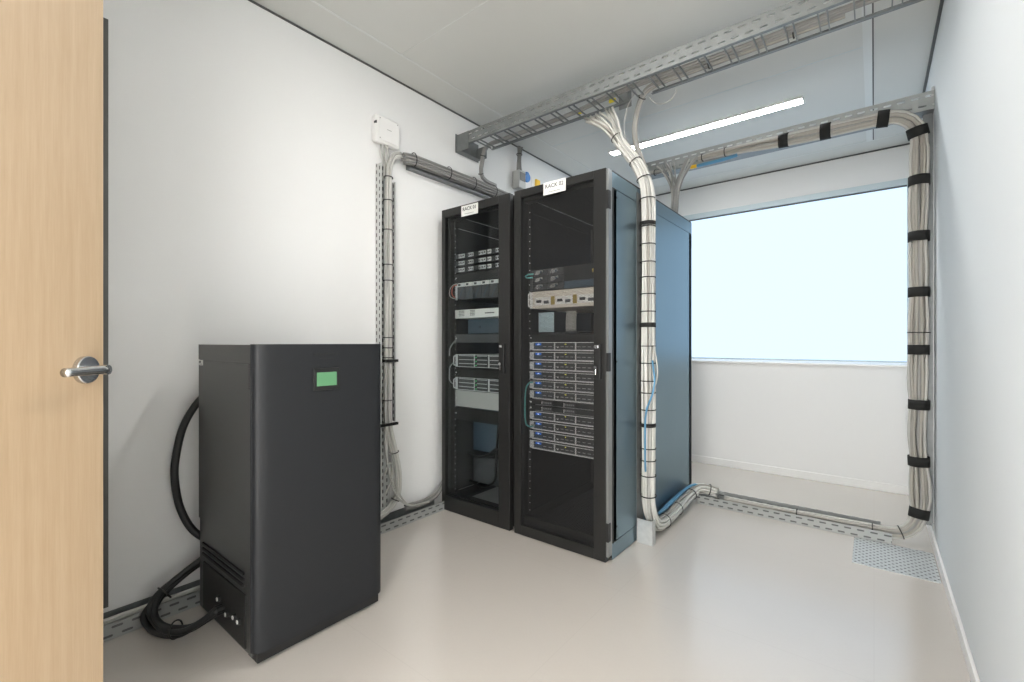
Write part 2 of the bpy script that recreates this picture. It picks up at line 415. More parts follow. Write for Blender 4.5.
# side vents: column of punched slots close to the front, louvres low down
vs = MB()
for k in range(11): vs.box(-1.702+.0, -1.690, UY0-.0008, UY0+.002, .957+k*.0083, .9615+k*.0083)
vs.xf(Matrix.Translation((-.008, 0, 0))).build('vent', 'ups_dark', t)
lz = MB()
for k in range(3): lz.box(-2.16, -1.755, UY0-.0025, UY0+.006, .292-k*.021, .300-k*.021)
lz.build('vent', 'ups_dark', t)
MB().bbox(-2.15, -1.74, UY0-.0015, UY0+.006, .035, .225, .002).build('connector_panel', 'ups_dark', t)
for sx, sz in ((-1.972, .135), (-1.892, .106), (-1.822, .121), (-1.782, .120)):
    s = MB().cyl((sx, UY0+.002, sz), (sx, UY0-.010, sz), .012, 18).build('socket', 'ups_dark', t)
    MB().cyl((sx, UY0-.010, sz), (sx, UY0-.012, sz), .0075, 16).build('socket_insert', 'plastic_white' if sx != -1.892 else 'plastic_grey', s)
st = MB(); st.mat('sticker').box(-2.197, -2.152, UY0-.0012, UY0-.0004, 1.026, 1.048)
st.mat('ink').box(-2.192, -2.175, UY0-.0016, UY0-.0012, 1.036, 1.044).box(-2.192, -2.160, UY0-.0016, UY0-.0012, 1.030, 1.032)
st.build('sticker', None, t)
dp = MB().bbox(UX1-.001, UX1+.007, .874, .983, .937, 1.023, .003).build('display_panel', 'ups_dark', t)
MB().bbox(UX1+.0055, UX1+.008, .887, .968, .954, 1.006, .0008).build('display_screen', 'screen_green', dp)
np_ = MB()
for k, wk in enumerate((.010, .009, .009, .010, .009, .009, .009, .010)): np_.box(UX1-.0005, UX1+.0012, .878+k*.0125, .878+k*.0125+wk, 1.071, 1.080)
np_.box(UX1-.0005, UX1+.001, .904, .961, 1.057, 1.060).build('nameplate', 'ups_dark', t)

tag(MB().tube(smooth_path([(-2.228, .76, .905), (-2.236, .715, .90), (-2.25, .675, .855), (-2.265, .634, .765), (-2.27, .611, .65), (-2.27, .606, .56), (-2.268, .622, .44), (-2.25, .655, .345), (-2.236, .70, .288), (-2.228, .75, .26)], .012), .0145, 14)
    .build('power_cable', 'rubber'), 'thick black conduit bowing out between the cabinet back and white wall', 'cable')
t = thing('coiled_cable', (-2.15, .55, 0), 'thick black cable coil looping over the floor beside the cabinet', 'cable')
random.seed(4)
loop = [(-2.235, .72, .205), (-2.245, .625, .155), (-2.235, .545, .105), (-2.222, .500, .060), (-2.18, .497, .026), (-2.10, .515, .022), (-2.03, .560, .030), (-1.99, .605, .060), (-1.957, .648, .100)]
for k, (dx, dy, dz) in enumerate(((0, 0, 0), (.020, .008, .022), (.004, .022, .006), (.022, .020, .030))):
    pts = [(p[0]+dx*(1-.3*math.sin(i)), p[1]+dy+ .006*math.sin(i*1.7+k), max(.0145, p[2]+dz*(1-.35*math.cos(i*.9)))) for i, p in enumerate(loop)]
    pts[:3] = [(min(p[0], -2.224), p[1], p[2]) for p in pts[:3]]
    pts[-2] = (pts[-2][0], min(pts[-2][1], UY0-.045), pts[-2][2])
    pts[-1] = (loop[-1][0]+.008*k, UY0-.020, loop[-1][2]+.012*(k % 2)); pts[0] = (-2.226-.004*k, pts[0][1], pts[0][2])
    MB().tube(smooth_path(pts, .012), .0115, 12).build('cable', 'rubber', t)
    MB().cyl((pts[-1][0], UY0-.026, pts[-1][2]), (pts[-1][0], UY0-.002, pts[-1][2]), .0125, 14).build('plug', 'ups_dark', t)
for c, a in (((-2.222, .560, .119), (.1, -.75, -.55)), ((-2.053, .552, .042), (.8, .55, .15))):
    cc = Vector(c); a = Vector(a).normalized(); u_ = a.orthogonal().normalized(); v_ = a.cross(u_)
    MB().tube([cc+(u_*math.cos(2*PI*k/20)+v_*math.sin(2*PI*k/20))*.031 for k in range(21)], .003, 6).build('cable_tie', 'tie_black', t)

# ------------------------------------------------------------------ cable harnesses
def harness(name, label, ctrl, R, n, r, palette, seed, ties=(), straps=(), bulge=None, step=.03, fray=None, blue=0, cat='cable bundle', flatten=None):
    """a tied run of cables: every cable, tie and strap its own mesh"""
    rnd = random.Random(seed)
    base = smooth_path(ctrl, step); T, A, B = frames(base); L = len(base)
    org = min(base, key=lambda p: p.z)
    t = thing(name, org, label, cat)
    slots = []
    k = 0
    while len(slots) < n:                       # sunflower packing
        f = math.sqrt((k+.5)/n); th = k*2.39996; slots.append((f*math.cos(th), f*math.sin(th))); k += 1
    def rad(i):
        q = R(i/(L-1)) if callable(R) else R
        if bulge: q *= bulge(i/(L-1), base[i])
        return q
    for j, (a, b_) in enumerate(slots):
        p1, p2, f1, f2 = rnd.random()*6.3, rnd.random()*6.3, rnd.uniform(.5, 1.6), rnd.uniform(.5, 1.6)
        tw = rnd.uniform(-.25, .25)
        pts = []
        for i in range(L):
            q = max(.0, rad(i)-r*.9); s = i*step
            th = tw*math.sin(s*2+p1)
            aa, bb = a*math.cos(th)-b_*math.sin(th), a*math.sin(th)+b_*math.cos(th)
            aa += .10*math.sin(s*f1*6+p1); bb += .10*math.sin(s*f2*6+p2)
            off = A[i]*aa*q+B[i]*bb*q
            if flatten: off = Vector((off.x*flatten[0], off.y*flatten[1], off.z*flatten[2]))
            pts.append(base[i]+off)
        if fray: pts = fray(j, pts, rnd)
        mt = 'cable_blue' if j < blue else rnd.choice(palette)
        c = MB().tube(pts, r, 7).build('cable', mt, t)
        if j < blue: c['label'] = 'blue cable'
    Ln = [0.]
    for i in range(1, L): Ln.append(Ln[-1]+(base[i]-base[i-1]).length)
    def band(s, w, nm, mt, extra):
        """a band round the run at path fraction s"""
        target = s*Ln[-1]; i = min(range(L), key=lambda k: abs(Ln[k]-target))
        q = rad(i)*1.0+extra; c = base[i]; tt = T[i]; m = 22; vs = []; fs = []
        for e, qq in ((-w/2, q), (w/2, q), (w/2, q-.003), (-w/2, q-.003)):
            for k in range(m):
                ang = 2*PI*k/m; o_ = (A[i]*math.cos(ang)+B[i]*math.sin(ang))*qq
                if flatten: o_ = Vector((o_.x*flatten[0], o_.y*flatten[1], o_.z*flatten[2]))
                vs.append(c+tt*e+o_)
        for e in range(4):
            for k in range(m): fs.append([e*m+k, e*m+(k+1) % m, ((e+1) % 4)*m+(k+1) % m, ((e+1) % 4)*m+k])
        MB().add(vs, fs, True).build(nm, mt, t)
    for s in ties: band(s, .0055, 'cable_tie', 'tie_black', .0035)
    for s in straps: band(s, .054, 'velcro_strap', 'velcro', .005)
    return t, base, Ln
def frac_of(base_ctrl, pts, step=.03):
    base = smooth_path(base_ctrl, step); Ln = [0.]
    for i in range(1, len(base)): Ln.append(Ln[-1]+(base[i]-base[i-1]).length)
    out = []
    for p in pts:
        i = min(range(len(base)), key=lambda k: (base[k]-Vector(p)).length); out.append(Ln[i]/Ln[-1])
    return out

BEI = ['cable_beige', 'cable_white', 'cable_white', 'cable_grey', 'cable_beige']
WHT = ['cable_pale', 'cable_pale', 'cable_white', 'cable_pale']
GRY = ['cable_grey', 'cable_grey', 'cable_dark', 'cable_dark', 'cable_grey']

# the tall one in the corner: along the upper tray, down the wall, into the floor tray
cc = [(-.98, 3.372, 2.432), (-.80, 3.362, 2.43), (-.45, 3.350, 2.408), (-.15, 3.347, 2.400), (.04, 3.347, 2.395), (.125, 3.355, 2.375), (.182, 3.378, 2.315), (.195, 3.392, 2.22), (.196, 3.395, 2.02), (.195, 3.395, 1.71), (.196, 3.395, 1.40), (.194, 3.395, 1.08), (.196, 3.395, .775), (.190, 3.395, .60), (.195, 3.395, .46), (.198, 3.39, .25), (.190, 3.38, .145), (.145, 3.362, .072), (.08, 3.352, .047), (-.05, 3.350, .043), (-.3, 3.349, .042), (-.80, 3.350, .041)]
zs = (2.02, 1.71, 1.40, 1.08, .775, .465, .165)
straps = frac_of(cc, [(.05, 3.35, 2.395), (-.235, 3.35, 2.405), (-.46, 3.35, 2.408), (.187, 3.383, 2.29)]+[(.195, 3.395, z) for z in zs])
ties = frac_of(cc, [(-.80, 3.36, 2.43), (-.95, 3.37, 2.43), (.195, 3.395, 1.165), (.12, 3.36, .055), (-.02, 3.35, .038), (-.38, 3.348, .037)])
def colR(s): return .022+.020*min(1, s/.16) if s < .74 else .042-.010*min(1, (s-.74)/.06)
def colbulge(s, p):
    if p.x > .14 and .16 < p.z < 2.2:
        e = (0.165, .465, .775, 1.08, 1.40, 1.71, 2.02, 2.32)
        for a, b_ in zip(e, e[1:]):
            if a <= p.z <= b_: return 1+(.30 if a < .3 else .13)*math.sin(PI*(p.z-a)/(b_-a))
    return 1.
harness('cable_harness', 'thick beige cable bundle strapped with wide black bands down the corner by the window', cc, colR, 22, .0082, BEI, 1, ties, straps, colbulge)

# beside the big rack
sc_ = [(-1.365, 2.502, 2.510), (-1.26, 2.500, 2.42), (-1.155, 2.498, 2.275), (-1.075, 2.495, 2.16), (-1.025, 2.492, 2.05), (-1.003, 2.490, 1.93), (-1.000, 2.490, 1.6), (-1.000, 2.490, 1.1), (-.998, 2.490, .6), (-.998, 2.492, .30), (-.996, 2.505, .175), (-.990, 2.545, .095), (-.985, 2.62, .058), (-.985, 2.80, .052), (-.990, 3.02, .066), (-.985, 3.17, .075), (-.955, 3.29, .106), (-.90, 3.345, .092), (-.845, 3.352, .082)]
tz = [1.933, 1.788, 1.665, 1.569, 1.475, 1.388, 1.295, 1.217, 1.11, 1.013, .914, .823, .732, .653, .541, .45, .359, .271]
ties = frac_of(sc_, [(-1., 2.49, z) for z in tz]+[(-1.2, 2.5, 2.33), (-1.075, 2.495, 2.16), (-1.03, 2.49, 2.06), (-.985, 2.70, .052), (-.99, 2.92, .06), (-.98, 3.2, .078), (-.90, 3.345, .08)])
st_ = frac_of(sc_, [(-1., 2.49, 1.79), (-1., 2.49, 1.22), (-1., 2.49, .655)])
def fray(j, pts, rnd):
    """the upper ends spread where they leave the ladder"""
    k = 9; dx, dz = rnd.uniform(-.05, .14), rnd.uniform(-.010, .004)
    for i in range(min(k, len(pts))):
        f = (1-i/k)**1.3; pts[i] = pts[i]+Vector((dx*f, rnd.uniform(-.002, .002), dz*f))
    return pts
def sideR(s): return .028+.012*min(1, s/.2) if s < .72 else (.040 if s < .9 else .036)
harness('cable_harness', 'white cable bundle with many thin ties climbing the side of the larger rack', sc_, sideR, 22, .0068, ['cable_pale', 'cable_pale', 'cable_white', 'cable_beige'], 7, ties, (), None, fray=fray)
# its short velcro wraps
hs = [o for o in col.objects if o.get('label', '').startswith('white cable bundle with many')][0]
for z in (1.79, 1.217, .656):
    m = 20; vs = []
    b = MB()
    for k in range(m):
        a0 = 2*PI*k/m; a1 = 2*PI*(k+1)/m; q0, q1 = .0405, .0435
        P0 = lambda a, q, zz: (-1.+math.cos(a)*q, 2.49+math.sin(a)*q, zz)
        b.add([P0(a0, q1, z-.011), P0(a1, q1, z-.011), P0(a1, q1, z+.011), P0(a0, q1, z+.011)], [(0, 1, 2, 3)], True)
    b.build('velcro_strap', 'velcro', hs)
# blue cables tied onto it
for pts in ([(-.965, 2.468, 1.02), (-.955, 2.462, .96), (-.950, 2.462, .90), (-.960, 2.452, .83), (-.985, 2.444, .76), (-.995, 2.443, .70), (-.997, 2.443, .60), (-.998, 2.446, .46), (-.998, 2.452, .40)],
            [(-1.02, 2.62, .088), (-1.022, 2.75, .090), (-1.025, 2.95, .100), (-1.02, 3.15, .112), (-1.0, 3.30, .118), (-.95, 3.38, .110)],
            [(-1.01, 2.63, .097), (-1.012, 2.78, .099), (-1.014, 2.96, .108), (-1.008, 3.15, .120), (-.985, 3.29, .126), (-.92, 3.385, .110)],
            [(-1.0, 2.66, .103), (-1.000, 2.80, .104), (-1.002, 2.98, .113), (-.998, 3.15, .124), (-.975, 3.27, .130), (-.90, 3.39, .105)],
            [(-1.028, 2.64, .078), (-1.032, 2.78, .080), (-1.034, 2.96, .090), (-1.030, 3.15, .102), (-1.012, 3.31, .108), (-.96, 3.392, .100)]):
    c = MB().tube(smooth_path(pts, .03), .0065 if pts[0][2] < .5 else .0055, 7).build('cable', 'cable_blue', hs); c['label'] = 'blue cable'
# white cable hanging off its side
MB().tube(smooth_path([(-.955, 2.468, 1.10), (-.94, 2.47, 1.0), (-.938, 2.47, .93), (-.952, 2.46, .86), (-.962, 2.455, .78)], .02), .0045, 7).build('cable', 'cable_white', hs)

# thick grey trunk from the ladder into it
tc_ = [(-.10, 2.482, 2.566), (-.45, 2.484, 2.566), (-.75, 2.486, 2.566), (-.93, 2.490, 2.566), (-1.03, 2.520, 2.556), (-1.085, 2.55, 2.49), (-1.105, 2.555, 2.40), (-1.100, 2.550, 2.32), (-1.075, 2.545, 2.23), (-1.045, 2.553, 2.14), (-1.018, 2.556, 2.06), (-1.008, 2.556, 1.99)]
harness('cable_harness', 'curved grey cable trunk dropping from the ladder onto the white bundle', tc_, .021, 10, .0078, ['cable_grey', 'cable_grey', 'cable_beige'], 11, frac_of(tc_, [(-1.05, 2.53, 2.535), (-.288, 2.472, 2.556), (-.665, 2.474, 2.556)]))
# cables lying in the ladder
lc = [(.20, 2.440, 2.562), (-.2, 2.440, 2.562), (-.6, 2.440, 2.562), (-1.0, 2.438, 2.568), (-1.3, 2.476, 2.576), (-1.55, 2.484, 2.562), (-2.05, 2.484, 2.558), (-2.175, 2.482, 2.556), (-2.235, 2.485, 2.53), (-2.275, 2.502, 2.46), (-2.306, 2.525, 2.385), (-2.312, 2.585, 2.350), (-2.312, 2.70, 2.345)]
harness('cable_harness', 'thin grey cable run lying in the ladder and dropping to the wall tray', lc, .017, 8, .0062, GRY, 12, frac_of(lc, [(-2.26, 2.495, 2.48), (-2.305, 2.52, 2.39)]), flatten=(1, 1, .8))
b = thing('loose_cable', (-1.0, 2.56, 2.43), 'single thin white cable loop hanging under the ladder beside the grey trunk', 'cable')
MB().tube(smooth_path([(-1.0, 2.512, 2.522), (-.99, 2.535, 2.498), (-.96, 2.547, 2.478), (-.91, 2.547, 2.472), (-.87, 2.54, 2.488), (-.855, 2.531, 2.518)], .015), .0035, 7).build('cable', 'cable_white', b)
b = thing('loose_cable', (-1.2, 2.5, 2.2), 'single thin white cable hanging from the ladder joint past the frayed bundle', 'cable')
MB().tube(smooth_path([(-1.06, 2.46, 2.545), (-1.125, 2.50, 2.50), (-1.155, 2.52, 2.42), (-1.158, 2.53, 2.36), (-1.145, 2.535, 2.31)], .02), .0028, 7).build('cable', 'cable_white', b)
for x, lab in ((-1.44, 'yellow plug tip on the ladder rung end of the frayed cables'), (-1.22, 'yellow plug tip between the frayed white cables under the ladder')):
    tag(MB().bbox(x-.02, x+.02, 2.488, 2.502, 2.552, 2.570, .002).build('cable_plug', 'cable_yellow'), lab, 'cable plug')

# rear bundle fanning off the upper tray to the rack roof
fc = [(-1.15, 3.302, 2.40), (-1.135, 3.30, 2.33), (-1.125, 3.30, 2.25), (-1.125, 3.30, 2.15), (-1.135, 3.295, 2.018)]
def ffray(j, pts, rnd):
    L = len(pts); side = -1 if j % 2 else 1; dx = side*rnd.uniform(.03, .14) + .05; k = int(L*.72)
    for i in range(k):
        f = (1-i/k)**2.2; pts[i] = pts[i]+Vector((dx*f, .012*f, .035*f*rnd.uniform(.6, 1.)))
    return pts
harness('cable_harness', 'grey cable bundle fanning down behind the rack from the upper rear tray', fc, lambda s: .030, 14, .0062, ['cable_grey', 'cable_white', 'cable_grey'], 14, (), step=.02, fray=ffray)
t = thing('tray_cable', (-.95, 3.372, 2.37), 'blue cable with yellow end slung below the upper rear tray', 'cable')
c = MB().tube(smooth_path([(-.985, 3.352, 2.376), (-.90, 3.346, 2.374), (-.80, 3.340, 2.374), (-.72, 3.336, 2.380)], .02), lambda i: .012, 8).build('cable', 'cable_blue', t)
MB().cyl((-1.03, 3.355, 2.378), (-.985, 3.352, 2.376), .0125, 12).build('cable_end', 'socket_yellow', t)
rc = [(-1.42, 3.372, 2.428), (-1.33, 3.368, 2.41), (-1.26, 3.366, 2.40), (-1.17, 3.366, 2.405)]
harness('cable_harness', 'short pale cable bundle on the upper tray behind the rack corner', rc, .019, 6, .0065, ['cable_white', 'cable_grey'], 15, (.25, .5))

# wall bundle behind the cabinet
lcx = -2.303
wc = [(lcx, 1.785, 2.285), (lcx, 1.74, 2.27), (lcx, 1.708, 2.22), (lcx, 1.692, 2.12), (lcx, 1.688, 1.8), (lcx, 1.688, 1.4), (lcx, 1.688, 1.0), (lcx, 1.686, .66), (lcx+.008, 1.728, .45), (lcx+.012, 1.755, .32), (lcx+.012, 1.752, .20), (lcx+.005, 1.71, .125), (lcx, 1.63, .085), (lcx, 1.48, .062)]
harness('cable_harness', 'white cable bundle hanging in the upright wall tray behind the power cabinet', wc, lambda s: .022+.006*math.sin(PI*s), 14, .0062, WHT, 21, frac_of(wc, [(lcx, 1.70, z) for z in (2.115, 1.97, 1.802, 1.604, 1.502, 1.165, 1.093, 1.015, .786, .444, .17)]))
hw = [o for o in col.objects if o.get('label', '').startswith('white cable bundle hanging in')][0]
for pts in ([(lcx, 1.67, .62), (lcx+.02, 1.66, .45), (lcx+.025, 1.70, .30), (lcx+.02, 1.74, .22), (lcx+.038, 1.80, .12), (lcx+.038, 1.90, .085)],
            [(lcx, 1.68, .56), (lcx+.03, 1.665, .40), (lcx+.03, 1.70, .26), (lcx+.03, 1.75, .16), (lcx+.038, 1.84, .10), (lcx+.038, 1.98, .085)],
            [(lcx+.02, 1.65, .33), (lcx+.035, 1.675, .40), (lcx+.035, 1.70, .36), (lcx+.03, 1.69, .28), (lcx+.03, 1.65, .22)]):
    MB().tube(smooth_path(pts, .02), .006, 7).build('cable', 'cable_white', hw)
for z, e in ((1.01, 0), (.628, .05)):
    MB().bbox(-2.286, lcx+.036, 1.640-e, 1.74, z-.008, z+.008, .002).build('velcro_strap', 'velcro', hw)

hc = [(-2.300, 1.80, 2.270), (-2.297, 1.88, 2.284), (-2.297, 2.1, 2.288), (-2.297, 2.4, 2.286), (-2.297, 2.7, 2.286), (-2.297, 3.05, 2.286)]
harness('cable_harness', 'long grey cable bundle running along the wall tray above the smaller rack', hc, .036, 18, .0070, GRY, 22, frac_of(hc, [(-2.297, y, 2.286) for y in (1.88, 2.18, 2.42, 2.68)]), flatten=(.9, 1, 1.15))
fl_ = [(-2.305, .22, .040), (-2.302, .5, .044), (-2.305, .8, .042), (-2.304, 1.1, .046), (-2.305, 1.33, .046)]
harness('cable_harness', 'flat white cable bundle lying in the floor tray below the cabinet coil', fl_, .026, 10, .0058, WHT+['cable_dark'], 23, (.5,), flatten=(1, 1, .8))
dc = [(-2.305, 3.0, 2.745), (-2.305, 2.995, 2.68), (-2.306, 2.99, 2.60), (-2.306, 2.99, 2.545)]
harness('cable_harness', 'short grey cable bundle from the ceiling down to the wall switch box', dc, lambda s: .030-.010*math.sin(PI*s), 7, .0085, ['cable_grey', 'cable_dark', 'cable_grey'], 24, (.35,), step=.02)
# low cables into the smaller rack
rk = [(-2.305, 1.82, .085), (-2.302, 1.95, .080), (-2.30, 2.06, .10), (-2.296, 2.12, .16), (-2.292, 2.18, .24)]
harness('cable_harness', 'grey and black cables rising out of the floor tray beside the smaller rack', rk, .022, 7, .0055, ['cable_grey', 'cable_white', 'tie_black', 'cable_dark'], 25, (), step=.02)

# ------------------------------------------------------------------ trays
G = .002
t = thing('cable_tray', (-.45, 3.35, 0), 'perforated steel floor tray carrying the cables across to the corner', 'cable tray')
MB().box(-.968, .078, 3.280, 3.282, .0005, .060).build('tray_flange', 'galv_x', t)
MB().box(-1.02, .03, 3.425, 3.427, .0005, .072).build('tray_flange', 'galv_x', t)
MB().box(-.968, .078, 3.282, 3.425, .0005, .0025).build('tray_base', 'galv', t)
MB().box(-1.035, -.968, 3.36, 3.425, .0005, .0025).build('tray_end', 'galv_dark', t)
t = thing('cable_tray', (-.57, 3.45, 2.4), 'long perforated steel tray bridging from the rack rear to the side wall', 'cable tray')
MB().box(-1.42, .2600, 3.398, 3.400, 2.405, 2.507).build('tray_flange', 'galv_wide', t)
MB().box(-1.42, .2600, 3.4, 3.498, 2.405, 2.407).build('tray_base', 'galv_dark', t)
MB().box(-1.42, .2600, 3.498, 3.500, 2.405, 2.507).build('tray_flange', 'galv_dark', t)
MB().bbox(.2480, .2600, 3.405, 3.495, 2.4075, 2.53, .001).build('wall_bracket', 'galv', t)
t = thing('cable_tray', (.245, 3.49, .07), 'upright steel channel on the side wall behind the strapped cables', 'cable tray')
MB().box(.2590, .2612, 3.450, 3.54, .07, 2.402).build('tray_back', 'galv', t)
MB().box(.2150, .2590, 3.450, 3.452, .11, 2.402).build('tray_flange', 'galv_dark', t)
MB().box(.2150, .2590, 3.538, 3.540, .07, 2.402).build('tray_flange', 'galv_dark', t)
t = thing('cable_channel', (-1.01, 2.50, 0), 'slim upright steel channel standing against the side of the larger rack', 'cable tray')
MB().box(-1.050, -1.048, 2.450, 2.542, .0005, 1.97).build('channel_back', 'galv_dark', t)  # darker steel tone paints in the shadow beside the cable bundle
MB().box(-1.048, -.975, 2.540, 2.542, .24, 1.97).build('channel_flange', 'galv_v', t, uaxis=2)
MB().box(-1.040, -.952, 2.434, 2.436, .0005, .135).box(-.954, -.952, 2.436, 2.480, .0005, .135).build('channel_foot', 'galv', t)
t = thing('cable_tray', (-2.30, 1.15, 0), 'low perforated steel tray along the foot of the white wall', 'cable tray')
MB().box(-2.252, -2.250, .10, 2.10, .0005, .060).build('tray_flange', 'galv_x', t, uaxis=1)
MB().box(-2.3490, -2.3470, .10, 2.10, .0005, .066).build('tray_flange', 'galv_dark', t, uaxis=1)
MB().box(-2.347, -2.252, .10, 2.10, .0005, .0025).build('tray_base', 'galv_x', t, uaxis=1)
t = thing('cable_tray', (-2.32, 1.69, .08), 'upright perforated steel tray on the white wall under the white box', 'cable tray')
MB().box(-2.3490, -2.3470, 1.634, 1.736, .068, 2.20).build('tray_back', 'galv_v', t, uaxis=2)
MB().box(-2.347, -2.288, 1.632, 1.634, .125, 2.19).build('tray_flange', 'galv_v', t, uaxis=2)
MB().box(-2.347, -2.288, 1.732, 1.734, .64, 2.10).build('tray_flange', 'galv_v', t, uaxis=2)
t = thing('cable_tray', (-2.32, 2.45, 2.25), 'sloping grey steel tray along the wall above the smaller rack', 'cable tray')
MB().box(-2.3490, -2.3470, 1.86, 3.05, 2.228, 2.335).build('tray_back', 'galv_dark', t)
MB().box(-2.347, -2.300, 1.86, 3.05, 2.226, 2.228).build('tray_base', 'galv_dark', t)
MB().box(-2.300, -2.298, 1.86, 3.05, 2.226, 2.232).build('tray_lip', 'galv_dark', t)
tag(MB().box(-.088, .245, 2.890, 3.276, .0006, .0030).build('floor_plate', 'plate_holes'), 'flat perforated metal plate on the floor in front of the strapped cable corner', 'floor plate')

t = thing('cable_ladder', (-1.05, 2.42, 2.5), 'galvanised cable ladder spanning overhead from wall to wall across the ceiling', 'cable ladder')
def rail(y, s, x0, x1):
    MB().box(x0, x1, y, y+G*s, 2.530, 2.608).build('side_rail', 'galv_rail', t)
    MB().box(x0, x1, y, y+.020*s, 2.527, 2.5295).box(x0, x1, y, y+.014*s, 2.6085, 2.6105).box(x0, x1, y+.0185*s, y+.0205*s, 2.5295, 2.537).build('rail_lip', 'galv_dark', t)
rail(2.318, 1, -2.335, .250)
for xa, xb in ((-2.185, -1.115), (-.985, .250)):
    MB().box(xa, xb, 2.518, 2.520, 2.527, 2.548).box(xa, xb, 2.500, 2.518, 2.527, 2.5285).build('side_lip', 'galv_dark', t)
x = -2.165
while x < .22:
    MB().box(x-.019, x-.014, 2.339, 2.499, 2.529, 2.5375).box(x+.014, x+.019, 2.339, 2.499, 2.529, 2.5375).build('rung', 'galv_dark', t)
    x += .1245
br = MB().box(-2.3490, -2.3450, 2.300, 2.540, 2.482, 2.615).box(-2.345, -2.230, 2.312, 2.316, 2.487, 2.6085).box(-2.345, -2.25, 2.524, 2.528, 2.487, 2.58).box(-2.345, -2.300, 2.316, 2.524, 2.484, 2.487)
br.build('wall_bracket', 'galv_dark', t)
MB().box(-1.19, -1.112, 2.5205, 2.5235, 2.505, 2.612).box(-1.116, -1.112, 2.470, 2.5205, 2.540, 2.600).build('splice_plate', 'galv_dark', t)
MB().box(.2460, .2600, 2.31, 2.53, 2.50, 2.62).build('wall_bracket', 'galv_dark', t)

# ------------------------------------------------------------------ wall boxes
t = thing('access_point', (-2.33, 1.69, 2.31), 'white plastic junction box on the wall above the upright tray', 'wall box')
MB().bbox(-2.3495, -2.300, 1.603, 1.777, 2.315, 2.478, .014, 4).build('housing', 'plastic_white', t)
MB().bbox(-2.301, -2.294, 1.615, 1.765, 2.327, 2.466, .003).build('cover', 'plastic_white', t)
MB().box(-2.2945, -2.2936, 1.677, 1.709, 2.400, 2.404).build('logo_mark', 'plastic_grey', t)
for y, z in ((1.627, 2.455), (1.753, 2.455), (1.627, 2.338)):
    MB().cyl((-2.2945, y, z), (-2.2932, y, z), .004, 10).build('screw', 'plastic_grey', t)
MB().bbox(-2.322, -2.30, 1.609, 1.6025, 2.42, 2.435, .001).build('port', 'ink', t)
for k, (y0, y1) in enumerate(((1.655, 1.668), (1.672, 1.680), (1.69, 1.690))):
    tag(MB().tube(smooth_path([(-2.325+.008*k, y0, 2.313), (-2.325+.008*k, y0+.003, 2.26), (-2.322+.004*k, y1+.008, 2.20), (-2.325+.012*k, y1, 2.1)], .02), .005, 7).build('loose_cable', 'cable_white'),
        ('first', 'second', 'third')[k]+' short white cable below the white wall box, counted from the door', 'cable')
t = thing('switch_box', (-2.31, 3.0, 2.4), 'grey plastic switch box on the wall above the racks, below the ceiling cables', 'switch box')
MB().bbox(-2.3495, -2.275, 2.955, 3.045, 2.395, 2.542, .006).build('housing', 'plastic_grey', t)
MB().bbox(-2.276, -2.270, 2.965, 3.035, 2.455, 2.525, .003).build('rocker', 'dark_profile', t)
t = thing('power_outlet', (-2.32, 3.13, 2.4), 'white wall outlet with round blue socket peeking over the racks', 'power outlet')
MB().bbox(-2.3495, -2.315, 3.052, 3.178, 2.395, 2.575, .008).build('housing', 'plastic_white', t)
so = MB().cyl((-2.316, 3.108, 2.522), (-2.300, 3.108, 2.520), .040, 28, r1=.036).build('socket', 'socket_blue', t)
MB().cyl((-2.3005, 3.108, 2.520), (-2.298, 3.108, 2.5198), .022, 22).build('socket_cap', 'socket_blue', so)
MB().bbox(-2.316, -2.298, 3.093, 3.123, 2.556, 2.566, .002).build('socket_lid', 'socket_blue', t)
t = thing('power_outlet', (-2.32, 3.28, 2.4), 'white wall outlet with square yellow cap peeking over the racks', 'power outlet')
MB().bbox(-2.3495, -2.318, 3.185, 3.300, 2.395, 2.555, .006).build('housing', 'plastic_white', t)
MB().bbox(-2.319, -2.300, 3.232, 3.296, 2.475, 2.548, .008).build('socket_cap', 'socket_yellow', t)

